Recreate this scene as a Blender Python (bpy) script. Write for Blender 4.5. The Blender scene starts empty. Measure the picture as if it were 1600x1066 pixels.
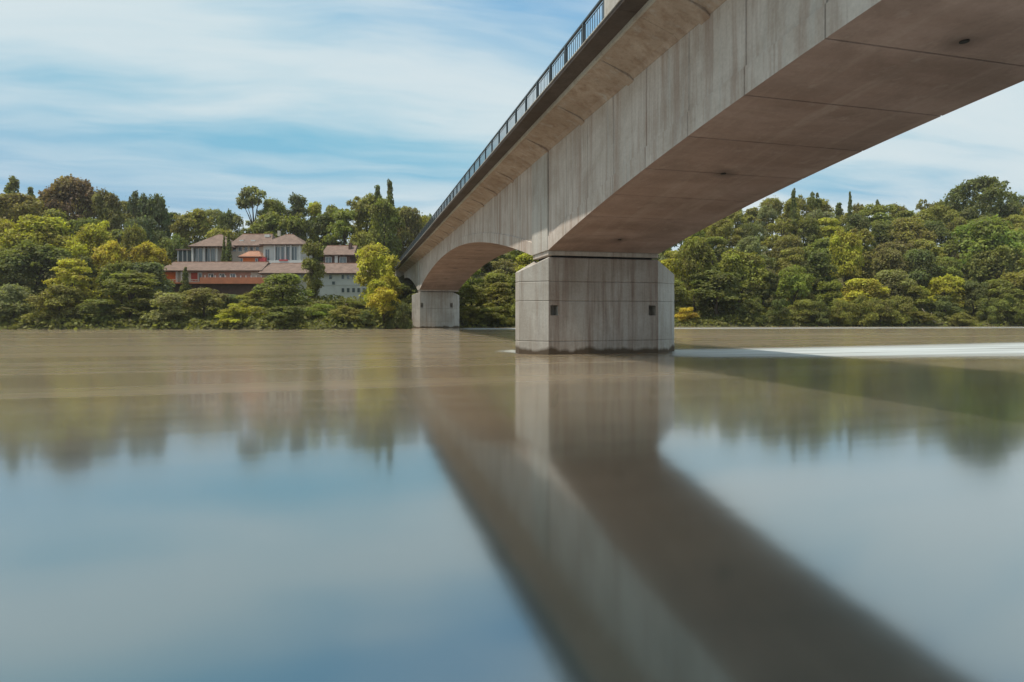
import bpy, bmesh, math, random
import numpy as np
from mathutils import Vector, Matrix

random.seed(7)
RNG = np.random.default_rng(7)
scene = bpy.context.scene
COL = scene.collection
R = math.radians

# ------------------------------------------------------------------ camera
F = 930.0                       # focal length in pixels of a 1600 px wide frame
HOR = 493.0                     # row of the horizon
TH = math.atan(240.0 / F)       # the bridge runs along +Y, the lens looks this far to the right of it
ST, CT = math.sin(TH), math.cos(TH)
EYE = 2.4
cam_d = bpy.data.cameras.new('camera')
cam = bpy.data.objects.new('camera', cam_d)
COL.objects.link(cam)
cam.location = (0, 0, EYE)
cam.rotation_euler = (R(90), 0, -TH)
cam_d.sensor_width = 36
cam_d.lens = F / 1600 * 36
cam_d.shift_y = (HOR - 533) / 1600
cam_d.clip_start = 0.1
cam_d.clip_end = 6000
scene.camera = cam

# ------------------------------------------------------------------ sky and sun
TO_SUN = Vector((-0.42, -0.02, 1.0)).normalized()
SUN_EL = math.asin(TO_SUN.z)
SUN_AZ = math.atan2(TO_SUN.x, TO_SUN.y)
world = bpy.data.worlds.new('World')
scene.world = world
world.use_nodes = True
wt = world.node_tree
wt.nodes.clear()


class NT:
    """small helper round a node tree"""
    def __init__(self, tree):
        self.t = tree

    def n(self, typ, ins=None, **props):
        nd = self.t.nodes.new(typ)
        for k, v in props.items():
            setattr(nd, k, v)
        if ins:
            for k, v in ins.items():
                self.set(nd.inputs[k], v)
        return nd

    def set(self, sock, v):
        if isinstance(v, bpy.types.NodeSocket):
            self.t.links.new(v, sock)
        elif isinstance(v, bpy.types.Node):
            self.t.links.new(v.outputs[0], sock)
        else:
            if sock.type == 'RGBA' and len(v) == 3:
                v = (*v, 1)
            sock.default_value = v

    def math(self, op, a, b=0.0, clamp=False):
        nd = self.n('ShaderNodeMath', operation=op, use_clamp=clamp)
        self.set(nd.inputs[0], a)
        self.set(nd.inputs[1], b)
        return nd.outputs[0]

    def mix(self, fac, a, b, mode='MIX'):
        nd = self.n('ShaderNodeMix', data_type='RGBA', blend_type=mode)
        self.set(nd.inputs['Factor'], fac)
        self.set(nd.inputs['A'] if False else nd.inputs[6], a)
        self.set(nd.inputs[7], b)
        return nd.outputs[2]

    def ramp(self, fac, stops):
        nd = self.n('ShaderNodeValToRGB')
        self.set(nd.inputs[0], fac)
        el = nd.color_ramp.elements
        while len(el) < len(stops):
            el.new(0.5)
        for e, (p, c) in zip(el, stops):
            e.position = p
            e.color = (c, c, c, 1) if isinstance(c, (int, float)) else (*c, 1)
        return nd.outputs[0]

    def noise(self, vec, scale, detail=4, rough=0.55, dist=0.0):
        nd = self.n('ShaderNodeTexNoise', {'Scale': scale, 'Detail': detail, 'Roughness': rough, 'Distortion': dist})
        self.set(nd.inputs['Vector'], vec)
        return nd.outputs[0]

    def mapping(self, vec, scale=(1, 1, 1), loc=(0, 0, 0), rot=(0, 0, 0)):
        nd = self.n('ShaderNodeMapping', {'Scale': scale, 'Location': loc, 'Rotation': rot})
        self.set(nd.inputs['Vector'], vec)
        return nd.outputs[0]


w = NT(wt)
sky = w.n('ShaderNodeTexSky', sky_type='NISHITA', sun_disc=False, sun_elevation=SUN_EL,
          sun_rotation=SUN_AZ, altitude=200, air_density=1.0, dust_density=1.3, ozone_density=2.2)
tc = w.n('ShaderNodeTexCoord')
sep = w.n('ShaderNodeSeparateXYZ')
w.set(sep.inputs[0], tc.outputs['Generated'])
zz = w.math('ADD', w.math('MAXIMUM', sep.outputs[2], 0.0), 0.16)
cmb = w.n('ShaderNodeCombineXYZ')
w.set(cmb.inputs[0], w.math('DIVIDE', sep.outputs[0], zz))
w.set(cmb.inputs[1], w.math('DIVIDE', sep.outputs[1], zz))
flat = cmb.outputs[0]
warp = w.n('ShaderNodeVectorMath', operation='ADD')
wn = w.n('ShaderNodeTexNoise', {'Scale': 0.8, 'Detail': 3.0, 'Roughness': 0.5})
w.set(wn.inputs['Vector'], flat)
wsc = w.n('ShaderNodeVectorMath', operation='SCALE')
w.set(wsc.inputs[0], wn.outputs[1])
wsc.inputs['Scale'].default_value = 0.6
w.set(warp.inputs[0], flat)
w.set(warp.inputs[1], wsc.outputs[0])
CX, CY = 23.3, 6.4
veil = w.mapping(warp.outputs[0], scale=(0.42, 1.15, 1), rot=(0, 0, R(12)), loc=(CX, CY, 0))
n1 = w.noise(veil, 1.0, 5, 0.5, 0.3)
n2 = w.noise(w.mapping(warp.outputs[0], scale=(0.6, 2.6, 1), rot=(0, 0, R(-6)), loc=(0.6, 4.4, 2)), 1.3, 6, 0.55, 0.4)
cl = w.math('ADD', w.math('MULTIPLY', n1, 0.68), w.math('MULTIPLY', n2, 0.32))
mask = w.ramp(cl, [(0.375, 0.0), (0.455, 0.45), (0.525, 0.86), (0.60, 1.0)])
blue = w.mix(1.0, sky.outputs[0], (0.48, 0.86, 0.88), 'MULTIPLY')
blue = w.mix(1.0, blue, (1.30, 2.20, 2.95), 'DARKEN')   # keeps the air near the horizon from outshining the cloud
cloud = w.n('ShaderNodeRGB')
cloud.outputs[0].default_value = (2.95, 3.36, 3.5, 1)
skycol = w.mix(mask, blue, cloud.outputs[0])
bg = w.n('ShaderNodeBackground', {'Strength': 0.145})
w.set(bg.inputs[0], skycol)
wo = w.n('ShaderNodeOutputWorld')
w.set(wo.inputs[0], bg.outputs[0])

sun_d = bpy.data.lights.new('sun', 'SUN')
sun = bpy.data.objects.new('sun', sun_d)
COL.objects.link(sun)
sun.rotation_euler = TO_SUN.to_track_quat('Z', 'Y').to_euler()
sun.location = (-60, -30, 150)
sun_d.energy = 3.0
sun_d.angle = R(1.0)
sun_d.color = (1.0, 0.93, 0.82)

vs = scene.view_settings
vs.view_transform = 'Standard'
vs.look = 'None'
vs.gamma = 1
vs.use_curve_mapping = False
vs.exposure = 0.68
scene.cycles.max_bounces = 8
scene.cycles.diffuse_bounces = 4
scene.cycles.glossy_bounces = 4
scene.cycles.transparent_max_bounces = 12
scene.cycles.sample_clamp_indirect = 4.0
scene.cycles.use_denoising = True


# ------------------------------------------------------------------ helpers
def at(px, d):
    """ground position seen in image column px at depth d metres"""
    u = (px - 800) / F * d
    return (u * CT + d * ST, -u * ST + d * CT)


def zat(py, d):
    return EYE + (HOR - py) * d / F


def tag(o, label=None, cat=None, group=None, kind=None):
    if label:
        o['label'] = label
    if cat:
        o['category'] = cat
    if group:
        o['group'] = group
    if kind:
        o['kind'] = kind
    return o


def mesh(name, verts, faces, mat=None, smooth=False):
    me = bpy.data.meshes.new(name)
    me.from_pydata([tuple(map(float, v)) for v in verts], [], faces)
    me.update()
    if mat:
        me.materials.append(mat)
    if smooth:
        me.polygons.foreach_set('use_smooth', [True] * len(me.polygons))
    return me


def fix_normals(me):
    bm = bmesh.new()
    bm.from_mesh(me)
    bmesh.ops.recalc_face_normals(bm, faces=bm.faces)
    bm.to_mesh(me)
    bm.free()


def link(name, me, parent=None, loc=None):
    o = bpy.data.objects.new(name, me)
    COL.objects.link(o)
    if parent:
        o.parent = parent
    if loc:
        o.location = loc
    return o


def empty(name, loc=(0, 0, 0), rz=0):
    o = bpy.data.objects.new(name, None)
    COL.objects.link(o)
    o.location = loc
    o.rotation_euler = (0, 0, rz)
    o.empty_display_size = 0.5
    return o


def prism(rings, closed_ends=True):
    """loft between rings (equal length lists of points)"""
    n = len(rings[0])
    V = [p for r in rings for p in r]
    Fc = []
    for k in range(len(rings) - 1):
        for i in range(n):
            j = (i + 1) % n
            Fc.append((k * n + i, k * n + j, (k + 1) * n + j, (k + 1) * n + i))
    if closed_ends:
        Fc.append(tuple(range(n - 1, -1, -1)))
        b = (len(rings) - 1) * n
        Fc.append(tuple(b + i for i in range(n)))
    return V, Fc


def box_vf(x0, x1, y0, y1, z0, z1):
    V = [(x0, y0, z0), (x1, y0, z0), (x1, y1, z0), (x0, y1, z0), (x0, y0, z1), (x1, y0, z1), (x1, y1, z1), (x0, y1, z1)]
    Fc = [(3, 2, 1, 0), (4, 5, 6, 7), (0, 1, 5, 4), (1, 2, 6, 5), (2, 3, 7, 6), (3, 0, 4, 7)]
    return V, Fc


class MB:
    """collects simple shapes into one mesh"""
    def __init__(self):
        self.V, self.Fc = [], []

    def add(self, V, Fc):
        b = len(self.V)
        self.V += list(V)
        self.Fc += [tuple(i + b for i in f) for f in Fc]
        return self

    def box(self, *a):
        return self.add(*box_vf(*a))

    def build(self, name, mat, parent=None, bevel=0.0, smooth=False):
        me = mesh(name, self.V, self.Fc, mat, smooth)
        if bevel:
            bm = bmesh.new()
            bm.from_mesh(me)
            bmesh.ops.recalc_face_normals(bm, faces=bm.faces)
            bmesh.ops.bevel(bm, geom=list(bm.edges), offset=bevel, segments=1, affect='EDGES', clamp_overlap=True)
            bm.to_mesh(me)
            bm.free()
        else:
            fix_normals(me)
        return link(name, me, parent)


# ------------------------------------------------------------------ materials
def new_mat(name):
    m = bpy.data.materials.new(name)
    m.use_nodes = True
    m.node_tree.nodes.clear()
    t = NT(m.node_tree)
    out = t.n('ShaderNodeOutputMaterial')
    return m, t, out


def plain(name, col, rough=0.7, vary=0.12, scale=1.5, spec=0.3, metal=0.0):
    m, t, out = new_mat(name)
    pos = t.n('ShaderNodeNewGeometry').outputs['Position']
    nz = t.noise(pos, scale, 5, 0.6)
    k = t.ramp(nz, [(0.3, 1 - vary), (0.7, 1 + vary)])
    c = t.mix(1.0, col, k, 'MULTIPLY')
    b = t.n('ShaderNodeBsdfPrincipled', {'Base Color': c, 'Roughness': rough, 'Metallic': metal, 'Specular IOR Level': spec})
    t.set(out.inputs[0], b)
    return m


def concrete(name, col, dark, streak=0.6, boards=True, waterline=False, drains=False, grain=1.0, lime=0.5):
    """weathered cast concrete: blotches, vertical runs, board marks, rust; coordinates in metres"""
    m, t, out = new_mat(name)
    pos = t.n('ShaderNodeNewGeometry').outputs['Position']
    s = t.n('ShaderNodeSeparateXYZ')
    t.set(s.inputs[0], pos)
    blot = t.noise(pos, 0.35, 7, 0.62, 0.4)
    run = t.noise(t.mapping(pos, scale=(1.1, 1.1, 0.07)), 1.6, 6, 0.65, 0.15)
    fine_run = t.noise(t.mapping(pos, scale=(4.2, 4.2, 0.16), loc=(3, 8, 1)), 1.3, 4, 0.6)
    fine = t.noise(pos, 9.0, 6, 0.7)
    c = t.mix(t.ramp(blot, [(0.38, 0.0), (0.62, 0.8)]), col, tuple(x * q for x, q in zip(col, (0.70, 0.66, 0.62))))
    c = t.mix(t.math('MULTIPLY', t.ramp(run, [(0.46, 0.0), (0.66, 1.0)]), streak), c, dark)
    c = t.mix(t.math('MULTIPLY', t.ramp(fine_run, [(0.52, 0.0), (0.72, 1.0)]), streak * 0.55), c, tuple(x * 0.8 for x in dark))
    pale = t.noise(t.mapping(pos, scale=(1.6, 1.6, 0.1), loc=(11, 2, 5)), 1.1, 4, 0.6)
    c = t.mix(t.math('MULTIPLY', t.ramp(pale, [(0.56, 0.0), (0.75, 1.0)]), lime), c, (0.42, 0.42, 0.40))
    c = t.mix(1.0, c, t.ramp(fine, [(0.25, 0.86), (0.75, 1.12)]), 'MULTIPLY')
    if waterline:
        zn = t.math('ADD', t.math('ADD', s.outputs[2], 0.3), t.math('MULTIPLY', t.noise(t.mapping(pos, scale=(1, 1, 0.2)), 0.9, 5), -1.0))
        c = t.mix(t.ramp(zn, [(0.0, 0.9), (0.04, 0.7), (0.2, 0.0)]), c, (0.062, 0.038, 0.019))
    if drains:
        # dark run-off round the drain outlets along the middle of the soffit
        yy = t.math('SUBTRACT', t.math('FRACT', t.math('DIVIDE', t.math('ADD', s.outputs[1], 3.65), 10.2)), 0.5)
        yy = t.math('MULTIPLY', yy, 10.2)
        xx = t.math('MULTIPLY', t.math('SUBTRACT', s.outputs[0], 14.75), 0.75)
        r2 = t.math('SQRT', t.math('ADD', t.math('MULTIPLY', xx, xx), t.math('MULTIPLY', yy, yy)))
        r2 = t.math('ADD', r2, t.math('MULTIPLY', t.noise(pos, 1.1, 4), 0.9))
        c = t.mix(t.ramp(r2, [(0.42, 0.8), (1.05, 0.0)]), c, (0.05, 0.036, 0.03))
    bh = fine
    if boards:
        br = t.noise(t.mapping(pos, scale=(6.5, 6.5, 0.05)), 1.0, 1, 0.3)
        bh = t.math('ADD', t.math('MULTIPLY', fine, 0.35), br)
    bump = t.n('ShaderNodeBump', {'Strength': 0.35 * grain, 'Distance': 0.03})
    t.set(bump.inputs['Height'], bh)
    b = t.n('ShaderNodeBsdfPrincipled', {'Base Color': c, 'Roughness': 0.85, 'Specular IOR Level': 0.25, 'Normal': bump})
    t.set(out.inputs[0], b)
    return m


M = {}
M['concrete'] = concrete('concrete_girder', (0.53, 0.475, 0.425), (0.28, 0.195, 0.15), 0.66)
def soffit_material():
    m, t, out = new_mat('concrete_soffit')
    pos = t.n('ShaderNodeNewGeometry').outputs['Position']
    s = t.n('ShaderNodeSeparateXYZ')
    t.set(s.inputs[0], pos)
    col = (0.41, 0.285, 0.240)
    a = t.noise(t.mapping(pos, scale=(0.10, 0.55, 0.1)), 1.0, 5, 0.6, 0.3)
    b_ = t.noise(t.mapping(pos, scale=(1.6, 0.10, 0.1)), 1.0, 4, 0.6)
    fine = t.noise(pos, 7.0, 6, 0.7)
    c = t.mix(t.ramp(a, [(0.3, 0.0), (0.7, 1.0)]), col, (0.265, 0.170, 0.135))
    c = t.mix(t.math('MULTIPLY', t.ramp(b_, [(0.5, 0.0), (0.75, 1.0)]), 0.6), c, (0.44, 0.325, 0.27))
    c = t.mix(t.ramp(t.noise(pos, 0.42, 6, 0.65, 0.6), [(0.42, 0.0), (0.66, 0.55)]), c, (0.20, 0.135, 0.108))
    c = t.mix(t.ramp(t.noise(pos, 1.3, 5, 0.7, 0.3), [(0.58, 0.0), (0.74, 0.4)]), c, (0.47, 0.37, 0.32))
    c = t.mix(1.0, c, t.ramp(fine, [(0.25, 0.90), (0.75, 1.08)]), 'MULTIPLY')
    yy = t.math('SUBTRACT', t.math('FRACT', t.math('DIVIDE', t.math('ADD', s.outputs[1], 3.65), 10.2)), 0.5)
    yy = t.math('MULTIPLY', yy, 10.2)
    xx = t.math('MULTIPLY', t.math('SUBTRACT', s.outputs[0], 14.75), 0.8)
    r2 = t.math('SQRT', t.math('ADD', t.math('MULTIPLY', xx, xx), t.math('MULTIPLY', yy, yy)))
    r2 = t.math('ADD', r2, t.math('MULTIPLY', t.noise(pos, 1.1, 4), 0.7))
    c = t.mix(t.ramp(r2, [(0.35, 0.7), (1.5, 0.0)]), c, (0.07, 0.046, 0.038))
    bump = t.n('ShaderNodeBump', {'Strength': 0.25, 'Distance': 0.03})
    t.set(bump.inputs['Height'], fine)
    b = t.n('ShaderNodeBsdfPrincipled', {'Base Color': c, 'Roughness': 0.85, 'Specular IOR Level': 0.2, 'Normal': bump})
    t.set(out.inputs[0], b)
    return m


M['soffit'] = soffit_material()
M['concrete_pier'] = concrete('concrete_pier', (0.46, 0.435, 0.395), (0.24, 0.185, 0.145), 0.6, waterline=True)
M['pier_front_shaded'] = concrete('concrete_pier_front_shaded', (0.40, 0.345, 0.300), (0.19, 0.120, 0.088), 0.8, waterline=True, lime=0.35)  # browner front copy: runoff stain plus the front's shade put into the colour
M['concrete_slab'] = concrete('concrete_slab', (0.40, 0.315, 0.255), (0.22, 0.135, 0.09), 0.6, boards=False)
M['concrete_pale'] = concrete('concrete_pale', (0.47, 0.45, 0.41), (0.26, 0.21, 0.17), 0.45, boards=False)
M['concrete_shade'] = concrete('concrete_edge_shade', (0.100, 0.078, 0.068), (0.05, 0.038, 0.033), 0.5, boards=False, lime=0.04)  # near-black concrete, shade under the deck edge painted in
M['rubber'] = plain('bearing_rubber', (0.02, 0.018, 0.017), 0.8)
M['steel'] = plain('railing_steel', (0.055, 0.065, 0.07), 0.45, 0.2, 3.0, 0.5, 0.3)
M['asphalt'] = plain('asphalt', (0.05, 0.05, 0.05), 0.9)


def leaf_material():
    m, t, out = new_mat('leaves')
    info = t.n('ShaderNodeObjectInfo')
    at_ = t.n('ShaderNodeAttribute', attribute_name='tone')
    hue = t.n('ShaderNodeHueSaturation')
    t.set(hue.inputs['Hue'], t.math('ADD', 0.5, t.math('MULTIPLY', t.math('SUBTRACT', at_.outputs['Fac'], 0.5), 0.05)))
    t.set(hue.inputs['Saturation'], 1.0)
    t.set(hue.inputs['Value'], t.math('ADD', 0.54, t.math('MULTIPLY', at_.outputs['Fac'], 1.26)))
    pos = t.n('ShaderNodeNewGeometry').outputs['Position']
    drift = t.noise(pos, 0.16, 3, 0.55)
    cc = t.mix(t.ramp(drift, [(0.32, 0.0), (0.68, 0.36)]), info.outputs['Color'], (0.27, 0.245, 0.050))
    cc = t.mix(t.ramp(t.noise(pos, 0.45, 3, 0.6), [(0.35, 0.0), (0.7, 0.24)]), cc, (0.15, 0.17, 0.048))
    t.set(hue.inputs['Color'], cc)
    b = t.n('ShaderNodeBsdfPrincipled', {'Base Color': hue.outputs[0], 'Roughness': 0.6, 'Specular IOR Level': 0.25})
    tr = t.n('ShaderNodeBsdfTranslucent')
    t.set(tr.inputs['Color'], t.mix(1.0, hue.outputs[0], (1.15, 1.2, 0.6), 'MULTIPLY'))
    mx = t.n('ShaderNodeMixShader', {0: 0.5})
    t.set(mx.inputs[1], b)
    t.set(mx.inputs[2], tr)
    t.set(out.inputs[0], mx)
    return m


M['leaf'] = leaf_material()
M['bark'] = plain('bark', (0.075, 0.055, 0.04), 0.9, 0.35, 2.0)
M['dead_wood'] = plain('dead_wood', (0.33, 0.28, 0.22), 0.9, 0.25, 2.0)


def ground_material():
    m, t, out = new_mat('wood_floor')
    pos = t.n('ShaderNodeNewGeometry').outputs['Position']
    a = t.noise(pos, 0.5, 6, 0.65)
    c = t.mix(t.ramp(a, [(0.35, 0.0), (0.65, 1.0)]), (0.075, 0.065, 0.034), (0.095, 0.10, 0.036))
    bump = t.n('ShaderNodeBump', {'Strength': 0.8, 'Distance': 0.4})
    t.set(bump.inputs['Height'], t.noise(pos, 1.4, 6, 0.7))
    b = t.n('ShaderNodeBsdfPrincipled', {'Base Color': c, 'Roughness': 0.95, 'Specular IOR Level': 0.1, 'Normal': bump})
    t.set(out.inputs[0], b)
    return m


M['ground'] = ground_material()


def water_material():
    m, t, out = new_mat('silty_river')
    pos = t.n('ShaderNodeNewGeometry').outputs['Position']
    # flow runs along X: sediment bands are long in X; the view-angle darkening towards the viewer is painted in as a fade
    s_ = t.n('ShaderNodeSeparateXYZ')
    t.set(s_.inputs[0], pos)
    bands = t.noise(t.mapping(pos, scale=(0.012, 0.22, 1)), 1.0, 5, 0.6, 0.3)
    wide = t.noise(t.mapping(pos, scale=(0.008, 0.05, 1), loc=(4, 2, 0)), 1.0, 3, 0.5)
    streak = t.noise(t.mapping(pos, scale=(0.010, 0.9, 1), loc=(1, 7, 0)), 1.0, 4, 0.6, 0.2)
    bands = t.math('ADD', t.math('MULTIPLY', bands, 0.55), t.math('MULTIPLY', streak, 0.45))
    silt = t.mix(t.ramp(bands, [(0.36, 0.0), (0.64, 1.0)]), (0.195, 0.150, 0.094), (0.29, 0.230, 0.152))
    clear = (0.014, 0.023, 0.024)  # near tone: darkening of the steep view and teal reflection painted in
    f = t.math('ADD', t.math('DIVIDE', s_.outputs[1], 60.0), t.math('MULTIPLY', t.math('SUBTRACT', wide, 0.5), 0.25))
    f = t.ramp(f, [(0.05, 0.0), (0.12, 0.13), (0.20, 0.46), (0.36, 0.88), (0.7, 1.0)])
    c = t.mix(f, clear, silt)
    r = t.math('ADD', t.ramp(bands, [(0.25, 0.085), (0.75, 0.14)]), t.math('MULTIPLY', f, 0.04))
    bump = t.n('ShaderNodeBump', {'Strength': 0.10, 'Distance': 0.05})
    t.set(bump.inputs['Height'], t.noise(t.mapping(pos, scale=(0.05, 0.35, 1)), 1.0, 3, 0.5))
    b = t.n('ShaderNodeBsdfPrincipled', subsurface_method='BURLEY')
    for k_, v_ in {'Subsurface Weight': f, 'Subsurface Radius': (1.0, 0.8, 0.5), 'Subsurface Scale': 6.0, 'Base Color': c, 'Roughness': r, 'IOR': t.math('SUBTRACT', 2.5, t.math('MULTIPLY', f, 1.1)), 'Normal': bump,
                                         'Coat Weight': t.math('SUBTRACT', 1.0, t.math('MULTIPLY', f, 0.9)),
                                         'Coat Roughness': 0.09, 'Specular Tint': (0.78, 1.04, 1.10, 1), 'Coat IOR': 2.3, 'Coat Normal': bump}.items():
        t.set(b.inputs[k_], v_)
    t.set(out.inputs[0], b)
    return m


M['water'] = water_material()


def foam_material():
    m, t, out = new_mat('foam')
    pos = t.n('ShaderNodeNewGeometry').outputs['Position']
    fac = t.n('ShaderNodeAttribute', attribute_name='cover').outputs['Fac']
    st = t.noise(t.mapping(pos, scale=(0.05, 0.9, 1), rot=(0, 0, R(8))), 1.0, 4, 0.6)
    a = t.math('MULTIPLY', fac, t.ramp(st, [(0.25, 0.4), (0.6, 1.0)]), True)
    b = t.n('ShaderNodeBsdfPrincipled', {'Base Color': (0.50, 0.53, 0.52), 'Roughness': 0.4, 'IOR': 1.5, 'Alpha': a})  # pale base also carries the sky reflected in the wake
    t.set(out.inputs[0], b)
    return m


M['foam'] = foam_material()

# ------------------------------------------------------------------ river
me = mesh('river', [(-1500, -700, 0), (1500, -700, 0), (1500, 900, 0), (-1500, 900, 0)], [(0, 1, 2, 3)], M['water'])
tag(link('river', me), kind='structure', label='smooth silty brown river reflecting the sky and the bridge')


def sstep(x):
    x = min(1.0, max(0.0, x))
    return x * x * (3 - 2 * x)


def foam_sheet(name, cols, label, rows=10, z=0.012):
    """cols: (px, py of the near edge, py of the far edge, cover) -> a thin sheet of foam and painted sheen lying on the water"""
    V, Fc, cov = [], [], []
    for px, pn, pf, c in cols:
        dn, df = EYE * F / (pn - HOR), EYE * F / (pf - HOR)
        for k in range(rows + 1):
            f = k / rows
            x, y = at(px, dn + (df - dn) * f)
            V.append((x, y, z))
            cov.append(c * sstep(min(1.0, min(f, 1 - f) * 3.4)))
    n = rows + 1
    for i in range(len(cols) - 1):
        for k in range(rows):
            Fc.append((i * n + k, (i + 1) * n + k, (i + 1) * n + k + 1, i * n + k + 1))
    me = mesh(name, V, Fc, M['foam'])
    at_ = me.attributes.new('cover', 'FLOAT', 'POINT')
    at_.data.foreach_set('value', cov)
    o = link(name, me)
    tag(o, kind='stuff', label=label, cat='foam')
    return o


foam_sheet('foam_sheen_wake', [(1044, 558.5, 547, 0.0), (1056, 559.5, 545, .8), (1120, 561, 544.5, .85), (1250, 561.5, 542, .92),
                         (1400, 562, 538.5, .95), (1600, 562, 533.5, .95), (1800, 563, 529, .9), (2200, 564, 524, .0)],  # foam with the sky's reflection painted pale
           'broad pale foam wake with painted sky reflection trailing right from the near pier')
foam_sheet('shimmer_streak', [(715, 515.6, 512.6, .0), (735, 515.6, 512.6, .7), (800, 515.4, 512.6, .7), (1040, 514.6, 511.8, .5), (1250, 514.4, 511.4, .45),
                           (1500, 513.8, 510.8, .4), (1700, 513.4, 510.2, .35), (1900, 513, 509.8, 0)],  # shimmer of moving water painted as a pale sheet
           'thin pale painted shimmer on the current along the far bank right of the far pier')
foam_sheet('foam_ruffle', [(772, 551, 547, 0), (786, 551.5, 546.5, .35), (800, 552.5, 546, .7), (812, 553.5, 547, .6)],
           'small white ruffle of water at the left nose of the near pier')

# ------------------------------------------------------------------ far bank and hill
BT = [-4.0, -1.6, -0.86, -0.45, -0.30, -0.22, -0.185, -0.15, -0.10, 0.0, 0.3, 0.86, 1.6, 4.0]
BD = [60.0, 92.0, 100.5, 101.0, 101.5, 104.0, 113.0, 118.5, 120.0, 121.0, 127.0, 132.0, 140.0, 150.0]
HT = [-4.0, -0.9, -0.55, -0.40, -0.25, 0.0, 0.4, 0.9, 4.0]
HZ = [24.0, 25.0, 20.0, 22.0, 23.0, 24.0, 25.0, 25.0, 24.0]


def bank_d(t):
    return float(np.interp(t, BT, BD))


def hill(t, s):
    if s < 0:
        return max(-2.5, s * 0.5)
    z = 0.9 * sstep(s / 1.6) + 0.9 * sstep((s - 1.6) / 6)
    top = float(np.interp(t, HT, HZ))
    z += (top - 1.8) * sstep((s - 4) / 78)
    if s > 90:
        z += 8 * sstep((s - 90) / 200)
    # level terrace that carries the villa
    k = sstep((t + 0.66) / 0.06) * sstep((-0.20 - t) / 0.05)
    ter = 5.2 if s < 54 else 5.2 + (s - 54) * 0.55
    f = k * sstep((s - 17) / 12) * (1 - sstep((s - 60) / 20))
    z = z * (1 - f) + ter * f
    # road level behind the far abutment
    d = bank_d(t) + s
    x, y = at(800 + t * F, d)
    g = sstep((y - 150) / 3) * sstep((x - 3) / 5) * sstep((27 - x) / 5) * (1 - sstep((y - 190) / 30))
    return z * (1 - g) + 13.0 * g


ts = list(np.linspace(-4, -1.0, 16)) + list(np.linspace(-0.97, 1.0, 150)) + list(np.linspace(1.05, 4, 16))
ss = [-14, -4, -1.2, 0, 0.8, 1.6, 4, 8, 12, 16, 20, 24, 28, 32, 36, 40, 44, 48, 52, 56, 60, 65, 70, 76, 82, 90, 105, 130, 170, 230, 320, 480, 900]
V, Fc = [], []
for t in ts:
    for s in ss:
        d = bank_d(t) + s
        x, y = at(800 + t * F, d)
        wob = 0.0 if s <= 0 else 0.35 * math.sin(x * 0.9 + s) * math.cos(y * 0.7)
        V.append((x, y, hill(t, s) + wob * min(1, max(0, s - 1) / 6)))
n = len(ss)
for i in range(len(ts) - 1):
    for k in range(n - 1):
        Fc.append((i * n + k, (i + 1) * n + k, (i + 1) * n + k + 1, i * n + k + 1))
tag(link('hillside', mesh('hillside', V, Fc, M['ground'], True)), kind='structure', label='wooded hillside rising from the far bank')
# the river bed, so that the ground goes on below the water
tag(link('river_bed', mesh('river_bed', [(-1500, -700, -3), (1500, -700, -3), (1500, 900, -3), (-1500, 900, -3)], [(0, 1, 2, 3)], M['ground'])),
    kind='structure', label='river bed')

# ------------------------------------------------------------------ bridge
XL, XR = 11.24, 18.61             # sides of the box girder
XC = (XL + XR) / 2
YN0, YN1 = 34.6, 37.9             # near pier
YF0, YF1 = 113.4, 116.7           # far pier
YB1, YB0 = -38.6, -41.9           # the pier behind the viewer
YEND = 153.0


def zr(y):                        # underside of the deck at the girder
    return 12.44 + 0.006 * (y - 34)


def zs(y):                        # underside of the girder
    if y < YB1:
        return 6.36
    if y <= YN0:
        return 9.77 - 0.002548 * (y + 2.0) ** 2
    if y <= YN1:
        return 6.36
    if y <= 75.65:
        return 10.55 - 0.00294 * (y - 75.65) ** 2
    if y <= YF0:
        return 10.55 - 0.00231 * (y - 75.65) ** 2
    if y <= YF1:
        return 7.25
    return 11.7 - 0.00338 * (YEND - y) ** 2


bridge = empty('road_bridge', (XC, 36, 0))
tag(bridge, 'long grey concrete box girder bridge with arched underside crossing the river', 'bridge')
OFF = Vector((XC, 36, 0))


def to_bridge(o):
    """parent a mesh built in world coordinates to the bridge"""
    o.parent = bridge
    o.location = -OFF
    return o


def box_ring(y, ins):
    b, tp = zs(y) + ins, zr(y) + 0.18
    lip = 0.06
    return [(XL - lip + ins, y, b), (XL - lip + ins, y, b + 0.85), (XL + ins, y, b + 0.89), (XL + ins, y, tp),
            (XR - ins, y, tp), (XR - ins, y, b + 0.89), (XR + lip - ins, y, b + 0.85), (XR + lip - ins, y, b)]


def girder_segment(y0, y1, k):
    ys = [y0 + 0.012, y0 + 0.032] + [y0 + (y1 - y0) * f for f in (0.25, 0.5, 0.75)] + [y1 - 0.032, y1 - 0.012]
    rings = [box_ring(y, 0.06 if i in (0, len(ys) - 1) else 0.0) for i, y in enumerate(ys)]
    V, Fc = prism(rings)
    me = mesh('girder_segment', V, Fc, M['concrete'])
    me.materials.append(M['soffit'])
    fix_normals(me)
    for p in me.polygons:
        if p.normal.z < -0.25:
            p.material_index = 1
    to_bridge(link('girder_segment', me))


def cuts(y0, y1, n):
    return [y0 + (y1 - y0) * i / n for i in range(n + 1)]


bounds = cuts(YB1, YN0, 23)[:-1] + [YN0] + cuts(YN1, YF0, 23)[:-1] + [YF0] + cuts(YF1, YEND, 11)
seg = list(zip(cuts(YB1, YN0, 23)[:-1], cuts(YB1, YN0, 23)[1:])) + list(zip(cuts(YN1, YF0, 23)[:-1], cuts(YN1, YF0, 23)[1:])) \
    + list(zip(cuts(YF1, YEND, 11)[:-1], cuts(YF1, YEND, 11)[1:]))
for k, (a, b) in enumerate(seg):
    girder_segment(a, b, k)
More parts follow.
